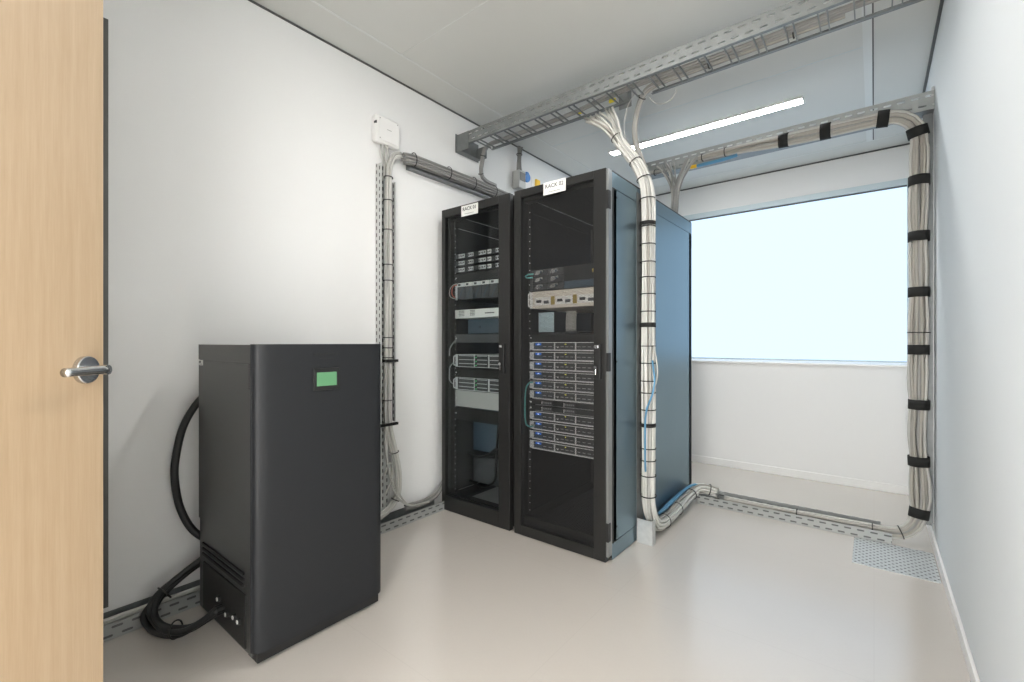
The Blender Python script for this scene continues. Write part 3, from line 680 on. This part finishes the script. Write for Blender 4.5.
# ------------------------------------------------------------------ racks
YD, YR, ZT = 2.102, 3.44, 2.006
def rack(x0, x1, l_st, r_st, zb, zt, sheet, label, sign, sides, handle, strip):
    t = thing('server_rack', ((x0+x1)/2, (YD+YR)/2, 0), label, 'server rack')
    yf = YD+.046
    for nm, ya, yb in (('front_frame', yf, yf+.05), ('rear_frame', YR-.055, YR-.012)):
        fr = MB()
        for xa, xb in ((x0, x0+.035), (x1-.035, x1)): fr.box(xa, xb, ya, yb, .012, ZT-.008)
        fr.box(x0+.035, x1-.035, ya, yb, .012, .10).box(x0+.035, x1-.035, ya, yb, ZT-.06, ZT-.008)
        fr.build(nm, 'rack_black', t, bevel=.002)
    MB().bbox(x0, x1, yf, YR, ZT-.0075, ZT, .002).build('top_panel', 'rack_black', t)
    MB().box(x0+.036, x1-.036, yf+.051, YR-.056, .035, .045).build('base_panel', 'rack_inner', t)
    for fx in (x0+.05, x1-.05):
        for fy in (yf+.035, YR-.05):
            MB().cyl((fx, fy, 0), (fx, fy, .006), .022, 16, r1=.018).cyl((fx, fy, .006), (fx, fy, .012), .008, 10).build('levelling_foot', 'dark_profile', t)
    cx = (x0+x1)/2
    for s in (-1, 1):
        for yy in (2.186, 2.95):
            r = MB(); r.mat('rack_void').box(cx+s*.2415, cx+s*.262, yy, yy+.003, .10, 1.94).box(cx+s*.259, cx+s*.262, yy+.003, yy+.04, .10, 1.94)
            if yy < 2.5:
                r.mat('dev_silver')
                for k in range(42): r.box(cx+s*.247, cx+s*.252, yy-.0006, yy+.0004, .12+k*.0432, .1262+k*.0432)
            r.build('mounting_rail', None, t)
    for s in sides:
        xo = x0 if s < 0 else x1
        xi = xo-s*.0035
        sm_ = 'rack_side' if (strip and s > 0) else ('rack_inner' if s < 0 and not strip else 'rack_void')  # panels facing the gap get a darker tone to paint its shade
        sp = MB().bbox(min(xi, xo), max(xi, xo), yf+.016, YR-.012, .090, ZT-.092, .001).build('side_panel', sm_, t)
        MB().bbox(min(xi, xo)-.0002, max(xi, xo)+.0002, yf, YR, ZT-.089, ZT-.009, .001).build('side_rail', sm_, t)
        MB().bbox(min(xi, xo)-.0002, max(xi, xo)+.0002, yf, YR, .004, .087, .001).build('side_rail', sm_, t)
        for yy in (yf+.05, YR-.05):
            for zz in (.16, 1.02, ZT-.13):
                MB().cyl((xo, yy, zz), (xo+s*.0015, yy, zz), .006, 12).build('screw', 'ups_dark', sp)
        for zz in (.145, 1.02, ZT-.15):
            MB().bbox(xo-s*.004, xo+s*.0008, YR-.006, YR+.004, zz-.045, zz+.045, .001).build('hinge', 'ups_dark', t)
    # rear door
    rd = MB().box(x0, x0+.045, YR-.011, YR+.004, .03, ZT-.008).box(x1-.045, x1, YR-.011, YR+.004, .03, ZT-.008)\
        .box(x0+.045, x1-.045, YR-.011, YR+.004, .03, .10).box(x0+.045, x1-.045, YR-.011, YR+.004, ZT-.07, ZT-.008).build('rear_door', 'rack_black', t)
    MB().box(x0+.045, x1-.045, YR-.001, YR+.001, .10, ZT-.07).build('perforated_sheet', 'rack_mesh_rear', rd)
    # front door
    ye = YD+.034
    xa, xb = x0+.0008, x1-.0135 if strip else x1-.0008
    d = MB()
    d.box(xa, xa+l_st, YD, ye, .002, ZT+.002).box(xb-r_st, xb, YD, ye, .002, ZT+.002)
    d.box(xa+l_st, xb-r_st, YD, ye, .002, zb).box(xa+l_st, xb-r_st, YD, ye, zt, ZT+.002)
    d = d.build('door', 'rack_black', t, bevel=.0025)
    MB().box(xa+l_st-.006, xb-r_st+.006, YD+.012, YD+.0145, zb-.006, zt+.006).build('glass_panel' if sheet == 'rack_glass' else 'perforated_sheet', sheet, d)
    if strip:
        e = MB().box(x1-.0125, x1-.0005, YD+.004, yf-.001, .03, ZT-.004).build('edge_strip', 'rack_edge', t)
        for zz in (.155, 1.02, ZT-.16):
            MB().bbox(x1-.012, x1+.002, YD-.002, YD+.026, zz-.047, zz+.047, .001).build('hinge', 'ups_dark', e)
    hx0, hx1 = handle
    h = MB().bbox(hx0, hx1, YD-.016, YD+.004, .932, 1.112, .004, 3).build('handle', 'ups_dark', d)
    MB().bbox(hx0+.006, hx1-.006, YD-.022, YD-.0155, .998, 1.088, .003).build('handle_grip', 'rack_black', h) if False else None
    lk = MB().bbox(hx0+.004, hx1-.010, YD-.021, YD-.0155, 1.090, 1.106, .002)
    lk.build('handle_cap', 'steel_satin', d)
    MB().cyl((hx0+.010, YD-.0165, .992), (hx0+.010, YD-.024, .992), .009, 18).bbox(hx0+.007, hx0+.013, YD-.020, YD-.016, .955, .985, .002).build('lock', 'chrome', d)
    # name sign on the door's top edge
    sx0, sx1, sz0, sz1, txt = sign
    M = Matrix.Translation(((sx0+sx1)/2, YD-.0042, (sz0+sz1)/2+.010)) @ Matrix.Rotation(PI/2, 4, 'X')
    g = MB(); g.mat('sticker').box(sx0, sx1, YD-.0035, YD-.0006, sz0, sz1)
    g.mat('ink').text(txt, .031, M); g.box(sx0+.03, sx1-.035, YD-.0042, YD-.0036, sz0+.012, sz0+.014)
    g = g.build('name_sign', None, d); g['label'] = 'white door sign reading '+txt
    return t
rack(-2.277, -1.689, .030, .087, .098, 1.956, 'rack_glass', 'narrower black server rack with clear door, sign reads RACK 01', (-2.088, -1.943, 1.932, 1.999, 'RACK 01'), (-1, 1), (-1.759, -1.724), False)
rack(-1.656, -1.051, .047, .070, .060, 1.964, 'rack_mesh', 'larger black server rack with perforated door, sign reads RACK 02', (-1.445, -1.301, 1.940, 2.009, 'RACK 02'), (-1, 1), (-1.124, -1.087), True)

# ------------------------------------------------------------------ rack equipment
YE = 2.183
def dev(name, cx, z0, z1, depth, label, cat, group=None, body='dev_black', hw=.2405):
    t = thing(name, (cx, YE+.2, z0), label, cat, group)
    MB().box(cx-.2205, cx+.2205, YE+.002, YE+depth, z0+.001, z1-.001).build('chassis', body, t)
    return t
def ears(t, cx, z0, z1, m, handle=True):
    for s in (-1, 1):
        e = MB().bbox(min(cx+s*.2210, cx+s*.2405), max(cx+s*.2210, cx+s*.2405), YE-.003, YE+.002, z0+.001, z1-.001, .001).build('ear', m, t)
        if handle:
            x = cx+s*.232; MB().tube(smooth_path([(x, YE-.003, z0+.012), (x, YE-.022, z0+.014), (x, YE-.026, z0+.024), (x, YE-.026, z1-.024), (x, YE-.022, z1-.014), (x, YE-.003, z1-.012)], .006), .004, 8).build('pull_handle', m, t)

c1, c2 = -1.985, -1.3585
ordn = ['first', 'second', 'third', 'fourth', 'fifth', 'sixth', 'seventh', 'eighth', 'ninth', 'tenth']
# rack 01 -- three port panels
pr = None
for k, z in enumerate((1.683, 1.636, 1.590)):
    lab = ('top', 'middle', 'bottom')[k]+' one of three thin port panels in the clear-door rack'
    if pr is None:
        pr = dev('patch_bay', c1, z, z+.034, .20, lab, 'patch bay', 'port panels in the clear-door rack')
        MB().bbox(c1-.22, c1+.22, YE-.004, YE+.001, z, z+.033, .0008).build('faceplate', 'dev_black', pr)
        ears(pr, c1, z, z+.034, 'dev_dark', False)
        rr = random.Random(3)
        for x0, wd, m in ((-.205, .055, 'dev_silver'), (-.115, .045, 'dev_silver'), (-.02, .060, 'dev_silver'), (.055, .030, 'dev_light'), (.125, .085, 'dev_silver')):
            pb = MB().bbox(c1+x0, c1+x0+wd, YE-.010, YE-.003, z+.004, z+.029, .001).build('port_block', m, pr)
            q = MB(); n = max(2, int(wd/.013))
            for i in range(n): q.box(c1+x0+.003+i*wd/n, c1+x0+.003+i*wd/n+wd/n*.55, YE-.0108, YE-.0098, z+.008+.004*(i % 2), z+.022)
            q.build('port', 'ink', pb)
        z_first = z
    else:
        tag(copy_tree(pr, (0, 0, z-1.683)), lab)
# blade unit
t = dev('blade_chassis', c1, 1.405, 1.521, .45, 'dark modular unit with silver latch strip and a red lead in the clear-door rack', 'server')
ears(t, c1, 1.405, 1.521, 'dev_silver', False)
for k in range(6):
    x = c1-.2185+k*.0733
    s = MB().bbox(x, x+.069, YE-.010, YE+.001, 1.494, 1.519, .002).build('latch', 'dev_light' if k % 2 else 'dev_silver', t)
    MB().box(x+.012, x+.034, YE-.0108, YE-.0095, 1.499, 1.513).build('latch_slot', 'dev_dark', s)
    m = MB().bbox(x, x+.069, YE-.006, YE+.001, 1.408, 1.492, .002).build('blade', 'dev_dark', t)
    MB().prism([(x+.012, 1.413), (x+.018, 1.413), (x+.060, 1.485), (x+.052, 1.485)], YE-.008, YE-.005, 'y').build('blade_stripe', 'dev_blue_cover', m)
MB().bbox(c1+.15, c1+.163, YE-.012, YE-.004, 1.43, 1.46, .002).build('status_light', 'led_amber', t)
t1 = MB().tube(smooth_path([(c1-.215, YE-.012, 1.508), (c1-.235, YE-.025, 1.500), (c1-.245, YE-.03, 1.475), (c1-.244, YE-.028, 1.440), (c1-.230, YE-.012, 1.420)], .008), .0035, 7).build('lead', 'cable_red', t)
MB().tube(smooth_path([(c1-.205, YE-.012, 1.514), (c1-.232, YE-.03, 1.508), (c1-.249, YE-.046, 1.475), (c1-.247, YE-.044, 1.428), (c1-.228, YE-.012, 1.414)], .008), .003, 7).build('lead', 'cable_white', t)
# pale switch
t = dev('network_switch', c1, 1.281, 1.340, .35, 'pale grey flat switch with small vents in the clear-door rack', 'network switch', body='dev_light')
MB().bbox(c1-.2405, c1+.2405, YE-.005, YE+.0015, 1.282, 1.339, .002).build('faceplate', 'dev_light', t)
v = MB()
for i in range(6):
    for j in range(4): v.box(c1-.205+i*.009, c1-.200+i*.009, YE-.0062, YE-.0045, 1.296+j*.010, 1.302+j*.010)
for i in range(5):
    for j in range(4): v.box(c1-.10+i*.009, c1-.095+i*.009, YE-.0062, YE-.0045, 1.298+j*.010, 1.304+j*.010)
v.build('vent', 'dev_dark', t)
MB().box(c1+.03, c1+.11, YE-.006, YE-.0045, 1.306, 1.313).build('logo_mark', 'dev_dark', t)
# blanking panels of rack 01
def blank(cx, z0, z1, m, label):
    t = thing('blanking_panel', (cx, YE, z0), label, 'blanking panel')
    MB().bbox(cx-.2405, cx+.2405, YE-.003, YE+.0015, z0+.001, z1-.001, .001).build('panel', m, t)
    for s in (-1, 1): MB().cyl((cx+s*.232, YE-.003, (z0+z1)/2), (cx+s*.232, YE-.0055, (z0+z1)/2), .005, 10).build('screw', 'dev_silver', t)
    return t
blank(c1, 1.118, 1.176, 'dev_dark', 'dark grey blank panel under the open bay of the clear-door rack')
blank(c1, .690, .800, 'dev_pale', 'pale grey blank panel below the lower handled server')
blank(c1, .600, .686, 'rack_void', 'black blank panel above the empty bottom of the clear-door rack')
blank(c1, .886, .950, 'rack_void', 'black blank panel between the two handled servers')
blank(c1, 1.524, 1.585, 'rack_inner', 'black blank panel under the three port panels')
# open bay and its blue-grey rear cover
t = thing('cable_cover', (c1, 2.5, 1.18), 'blue grey metal cover deep inside the open bay of the clear-door rack', 'panel')
MB().bbox(c1-.19, c1+.11, 2.250, 2.254, 1.18, 1.278, .001).build('panel', 'dev_blue_cover', t); MB().cyl((c1-.08, 2.250, 1.225), (c1-.08, 2.246, 1.225), .006, 12).build('knob', 'ink', t)
# handled servers
def srv2(z0, z1, lab):
    t = dev('storage_server', c1, z0, z1, .55, lab, 'server', 'handled servers in the clear-door rack')
    ears(t, c1, z0, z1, 'dev_silver', True)
    h3 = (z1-z0-.008)/3
    MB().box(c1-.2205, c1+.2205, YE-.002, YE+.0015, z1-.004, z1-.0005).box(c1-.2205, c1+.2205, YE-.002, YE+.0015, z0+.0005, z0+.004).build('bezel', 'dev_silver', t)
    for j in range(3):
        za = z0+.005+j*h3
        for k, (xa, xb) in enumerate(((-.205, -.055), (-.040, .055), (.070, .205))):
            b_ = MB().bbox(c1+xa, c1+xb, YE-.006, YE+.001, za, za+h3-.003, .001).build('drive_bay', 'dev_bay', t)
            MB().box(c1+xa+.004, c1+xb-.004, YE-.0085, YE-.0055, za+h3-.0085, za+h3-.005).build('bay_latch', 'dev_silver', b_)
        MB().bbox(c1-.050, c1-.0465, YE-.008, YE, za+.007, za+.012, .001).build('status_light', 'led_green', t)
    for xx in (-.062, .062): MB().bbox(c1+xx-.003, c1+xx+.003, YE-.007, YE+.001, z0+.004, z1-.004, .001).build('divider', 'dev_silver', t)
    return t
s1 = srv2(.956, 1.042, 'upper of two silver-handled servers in the clear-door rack')
tag(copy_tree(s1, (0, 0, -.154)), 'lower of two silver-handled servers, just above the pale blank panel')
t = thing('patch_cable', (c1-.24, 2.17, .83), 'grey green patch cable looping between the two silver-handled servers', 'cable')
MB().tube(smooth_path([(c1-.232, YE-.03, .985), (c1-.248, YE-.046, .955), (c1-.252, YE-.0465, .91), (c1-.250, YE-.046, .865), (c1-.238, YE-.03, .842)], .01), .004, 8).build('cable', 'cable_steel', t)
t = thing('patch_cable', (c1-.24, 2.17, 1.02), 'short pale patch cable above the upper silver-handled server', 'cable')
MB().tube(smooth_path([(c1-.225, YE-.012, 1.135), (c1-.236, YE-.03, 1.115), (c1-.248, YE-.046, 1.08), (c1-.251, YE-.0465, 1.045), (c1-.253, YE-.0465, 1.03)], .01), .0045, 8).build('cable', 'cable_steel', t)
# things seen in the empty bottom
t = thing('rack_insert', (c1, 2.3, .047), 'grey metal plates and draped black leads in the bottom of the clear-door rack', 'panel')
MB().bbox(c1-.215, c1+.03, 2.330, 2.334, .37, .66, .001).build('back_plate', 'dev_blue_cover', t)
MB().bbox(c1-.215, c1+.07, 2.330, 2.334, .15, .335, .001).build('back_plate', 'dev_dark', t)
for k in range(4):
    z = .345+.004*k
    MB().tube(smooth_path([(c1-.215, 2.312-.012*k, z), (c1-.13, 2.308-.012*k, z-.010), (c1-.04, 2.306-.012*k, z+.012), (c1+.06, 2.306-.012*k, z+.04+.01*k), (c1+.16, 2.31, z+.05)], .02), .006, 8).build('lead', 'rubber', t)
MB().tube(smooth_path([(c1+.045, 2.30, .60), (c1+.040, 2.29, .48), (c1+.06, 2.25, .33), (c1+.05, 2.25, .22), (c1-.02, 2.25, .17), (c1-.10, 2.26, .155), (c1-.19, 2.27, .17)], .02), .008, 8).build('lead', 'rubber', t)
MB().box(c1-.20, c1+.22, 2.21, 2.76, .0452, .052).build('floor_plate', 'plastic_grey', t)

# rack 02 -- module unit
t = dev('module_unit', c2, 1.421, 1.548, .45, 'unit of six silver modules beside a dark cover at the top of the perforated-door rack', 'server')
ears(t, c2, 1.421, 1.548, 'dev_dark', False)
for i in range(2):
    for j in range(3):
        x, z = c2-.212+i*.105, 1.4235+j*.0412
        m = MB().bbox(x, x+.100, YE-.008, YE+.001, z, z+.036, .002).build('module', 'dev_dark', t)
        MB().prism([(x+.018, z+.010), (x+.040, z+.006), (x+.078, z+.022), (x+.074, z+.032), (x+.030, z+.030)], YE-.020, YE-.0075, 'y').build('module_lever', 'chrome' if j else 'steel_satin', m)
        MB().cyl((x+.062, YE-.0205, z+.021), (x+.062, YE-.0195, z+.021), .0065, 12).build('module_knob', 'dev_blue_cover', m)
MB().bbox(c2+.002, c2+.2205, YE-.003, YE+.001, 1.463, 1.546, .001).build('cover', 'dev_black', t)
MB().bbox(c2+.002, c2+.2205, YE-.010, YE+.001, 1.423, 1.461, .001).build('step_panel', 'dev_blue_cover', t)
MB().bbox(c2+.175, c2+.200, YE-.008, YE-.002, 1.498, 1.518, .002).build('tab', 'gold', t)
t = thing('patch_cable', (c2-.24, 2.17, 1.50), 'short teal patch cable at the top module unit of the perforated-door rack', 'cable')
MB().tube(smooth_path([(c2-.205, YE-.015, 1.521), (c2-.235, YE-.028, 1.519), (c2-.243, YE-.042, 1.506), (c2-.238, YE-.03, 1.500), (c2-.21, YE-.015, 1.501)], .006), .0045, 8).build('cable', 'cable_teal', t)
# beige chassis
t = dev('server_chassis', c2, 1.318, 1.419, .55, 'wide beige server with three front trays in the perforated-door rack', 'server', body='dev_beige')
ears(t, c2, 1.318, 1.419, 'dev_light', True)
MB().box(c2-.2205, c2+.2205, YE-.004, YE+.0015, 1.386, 1.418).box(c2-.2205, c2+.2205, YE-.004, YE+.0015, 1.319, 1.334).build('bezel', 'dev_beige', t)
for k, x in enumerate((-.205, -.060, .085)):
    m = MB().bbox(c2+x, c2+x+.115, YE-.003, YE+.0015, 1.337, 1.383, .001).build('tray', 'dev_light', t)
    MB().bbox(c2+x+.012, c2+x+.048, YE-.006, YE-.0025, 1.352, 1.368, .002).build('tray_hole', 'ink', m)
    MB().bbox(c2+x+.065, c2+x+.100, YE-.006, YE-.0025, 1.345, 1.362, .002).build('tray_lever', 'dev_dark', m)
    MB().bbox(c2+x+.1155, c2+x+.138, YE-.007, YE+.001, 1.336, 1.384, .001).build('tray_clip', 'gold', t)
# open bay: pale plate added in place of daylight; white leads added too
t = thing('daylight_insert', (c2, 2.6, 1.19), 'pale blue plate standing in for daylight with added white leads inside the open bay of the perforated-door rack', 'panel')
MB().bbox(c2-.235, c2-.125, 2.262, 2.266, 1.182, 1.30, .001).build('plate', 'plate_daylight', t)
for k in range(7):
    MB().tube(smooth_path([(c2-.055+k*.010, 2.30, 1.302), (c2-.053+k*.010+.004*math.sin(k), 2.29, 1.25), (c2-.05+k*.010, 2.285, 1.186)], .015), .0055, 7).build('lead', 'cable_white', t)
MB().bbox(c2-.215, c2+.21, 2.20, 2.42, 1.172, 1.180, .001).build('shelf_plate', 'rack_inner', t)
blank(c2, 1.126, 1.168, 'rack_void', 'black blank panel above the stacked slim servers')

# slim servers
def slim(z0):
    z1 = z0+.050
    t = dev('rack_server', c2, z0, z1, .60, 'x', 'server', 'slim lit servers in the perforated-door rack')
    ears(t, c2, z0+.002, z1-.002, 'dev_silver', False)
    MB().box(c2-.2205, c2+.2205, YE-.005, YE+.001, z1-.0045, z1-.0005).box(c2-.2205, c2+.2205, YE-.005, YE+.001, z0+.0005, z0+.0075).box(c2-.2205, c2-.212, YE-.005, YE+.001, z0+.0075, z1-.0045).box(c2+.212, c2+.2205, YE-.005, YE+.001, z0+.0075, z1-.0045).build('bezel', 'dev_silver', t)
    for x in (-.066, .072): MB().bbox(c2+x-.003, c2+x+.003, YE-.006, YE+.001, z0+.008, z1-.005, .0008).build('divider', 'dev_silver', t)
    for x0, x1 in ((-.150, -.072), (-.060, .066), (.078, .210)):
        b_ = MB().bbox(c2+x0, c2+x1, YE-.003, YE+.001, z0+.009, z1-.006, .001).build('drive_bay', 'dev_bay', t)
        n = max(2, int((x1-x0)/.03)); q = MB()
        for i in range(n): q.box(c2+x0+.004+i*(x1-x0)/n, c2+x0+.004+(i+.6)*(x1-x0)/n, YE-.0045, YE-.0028, z0+.021, z0+.025)
        q.build('bay_latch', 'dev_frame', b_)
    d = MB().bbox(c2-.210, c2-.152, YE-.004, YE+.001, z0+.009, z1-.006, .001).build('display', 'dev_blue_cover', t)
    MB().box(c2-.196, c2-.158, YE-.006, YE-.0038, z0+.031, z0+.042).build('display_light', 'led_blue', d)
    MB().box(c2-.182, c2-.170, YE-.007, YE-.0055, z0+.033, z0+.039).build('indicator', 'led_white', d)
    MB().bbox(c2+.004, c2+.012, YE-.006, YE-.0025, z0+.035, z0+.040, .0006).build('indicator', 'led_amber', t)
    MB().bbox(c2-.048, c2-.040, YE-.006, YE-.0025, z0+.017, z0+.022, .0006).build('indicator', 'plastic_white', t)
    return t
proto = None
tops = [1.123, 1.066, 1.0095, .9525, .896, .8395]; low = [.716, .659, .602, .545]
for k, zt_ in enumerate(tops+low):
    z0 = zt_-.050
    if k < 6: lab = (('topmost', 'second', 'third', 'fourth', 'fifth', 'lowest')[k])+' of six slim lit servers stacked above the two dark switches'
    else: lab = (('topmost', 'second', 'third', 'lowest')[k-6])+' of four slim lit servers stacked below the two dark switches'
    if proto is None: proto = slim(z0); p0 = z0; tag(proto, lab)
    else: tag(copy_tree(proto, (0, 0, z0-p0)), lab)
def sw(z0, lab):
    t = dev('network_switch', c2, z0, z0+.030, .30, lab, 'network switch', 'dark switches in the perforated-door rack')
    ears(t, c2, z0, z0+.030, 'dev_black', False)
    MB().box(c2-.20, c2+.22, YE-.0025, YE+.001, z0+.0005, z0+.0035).build('bezel', 'dev_frame', t)
    for x in (-.15, .0):
        b_ = MB().bbox(c2+x, c2+x+.070, YE-.006, YE+.001, z0+.006, z0+.026, .001).build('port_block', 'dev_dark', t)
        q = MB()
        for i in range(5): q.box(c2+x+.004+i*.013, c2+x+.012+i*.013, YE-.008, YE-.0055, z0+.015, z0+.022)
        q.build('port', 'dev_frame', b_)
        MB().bbox(c2+x-.004, c2+x+.0, YE-.006, YE+.001, z0+.006, z0+.026, .0006).build('port_guide', 'dev_light', t)
    for s in (-1,): MB().cyl((c2+s*.232, YE-.003, z0+.015), (c2+s*.232, YE-.006, z0+.015), .006, 10).build('screw', 'dev_light', t)
    return t
a = sw(.754, 'upper of two dark switches between the groups of lit servers')
tag(copy_tree(a, (0, 0, -.034)), 'lower of two dark switches between the groups of lit servers')
t = thing('patch_cable', (c2-.25, 2.165, .62), 'teal patch cable looping from the fifth slim server down past the switches', 'cable')
MB().tube(smooth_path([(c2-.205, YE-.010, .888), (c2-.225, YE-.026, .884), (c2-.236, YE-.043, .858), (c2-.2425, YE-.046, .80), (c2-.2435, YE-.0465, .74), (c2-.2425, YE-.046, .68), (c2-.236, YE-.043, .640), (c2-.225, YE-.020, .625), (c2-.20, YE-.010, .634)], .012), .0045, 8).build('cable', 'cable_teal', t)
for zz in (.887, .634): MB().bbox(c2-.225, c2-.200, YE-.016, YE-.0065, zz-.006, zz+.006, .002).build('plug', 'cable_white', t)

# ------------------------------------------------------------------ light, world, camera
wd = bpy.data.worlds.new('doorway_fill'); scene.world = wd; wd.use_nodes = True
bg = wd.node_tree.nodes['Background']; bg.inputs[0].default_value = (1.0, .99, .97, 1); bg.inputs[1].default_value = 13.5  # fill light added through the doorway, which is really dark

cam = bpy.data.cameras.new('camera'); cam.lens = 16; cam.sensor_width = 36; cam.sensor_fit = 'HORIZONTAL'; cam.shift_y = 1.5/1024; cam.clip_start = .02
co = bpy.data.objects.new('camera', cam); col.objects.link(co)
co.location = (0, 0, 1.12); co.rotation_euler = (PI/2, 0, math.atan(362/455.1)); scene.camera = co

for o in col.objects:
    if '_o' in o: del o['_o']
vs = scene.view_settings
vs.view_transform = 'Standard'; vs.look = 'None'; vs.exposure = 0.; vs.gamma = 1.; vs.use_curve_mapping = False
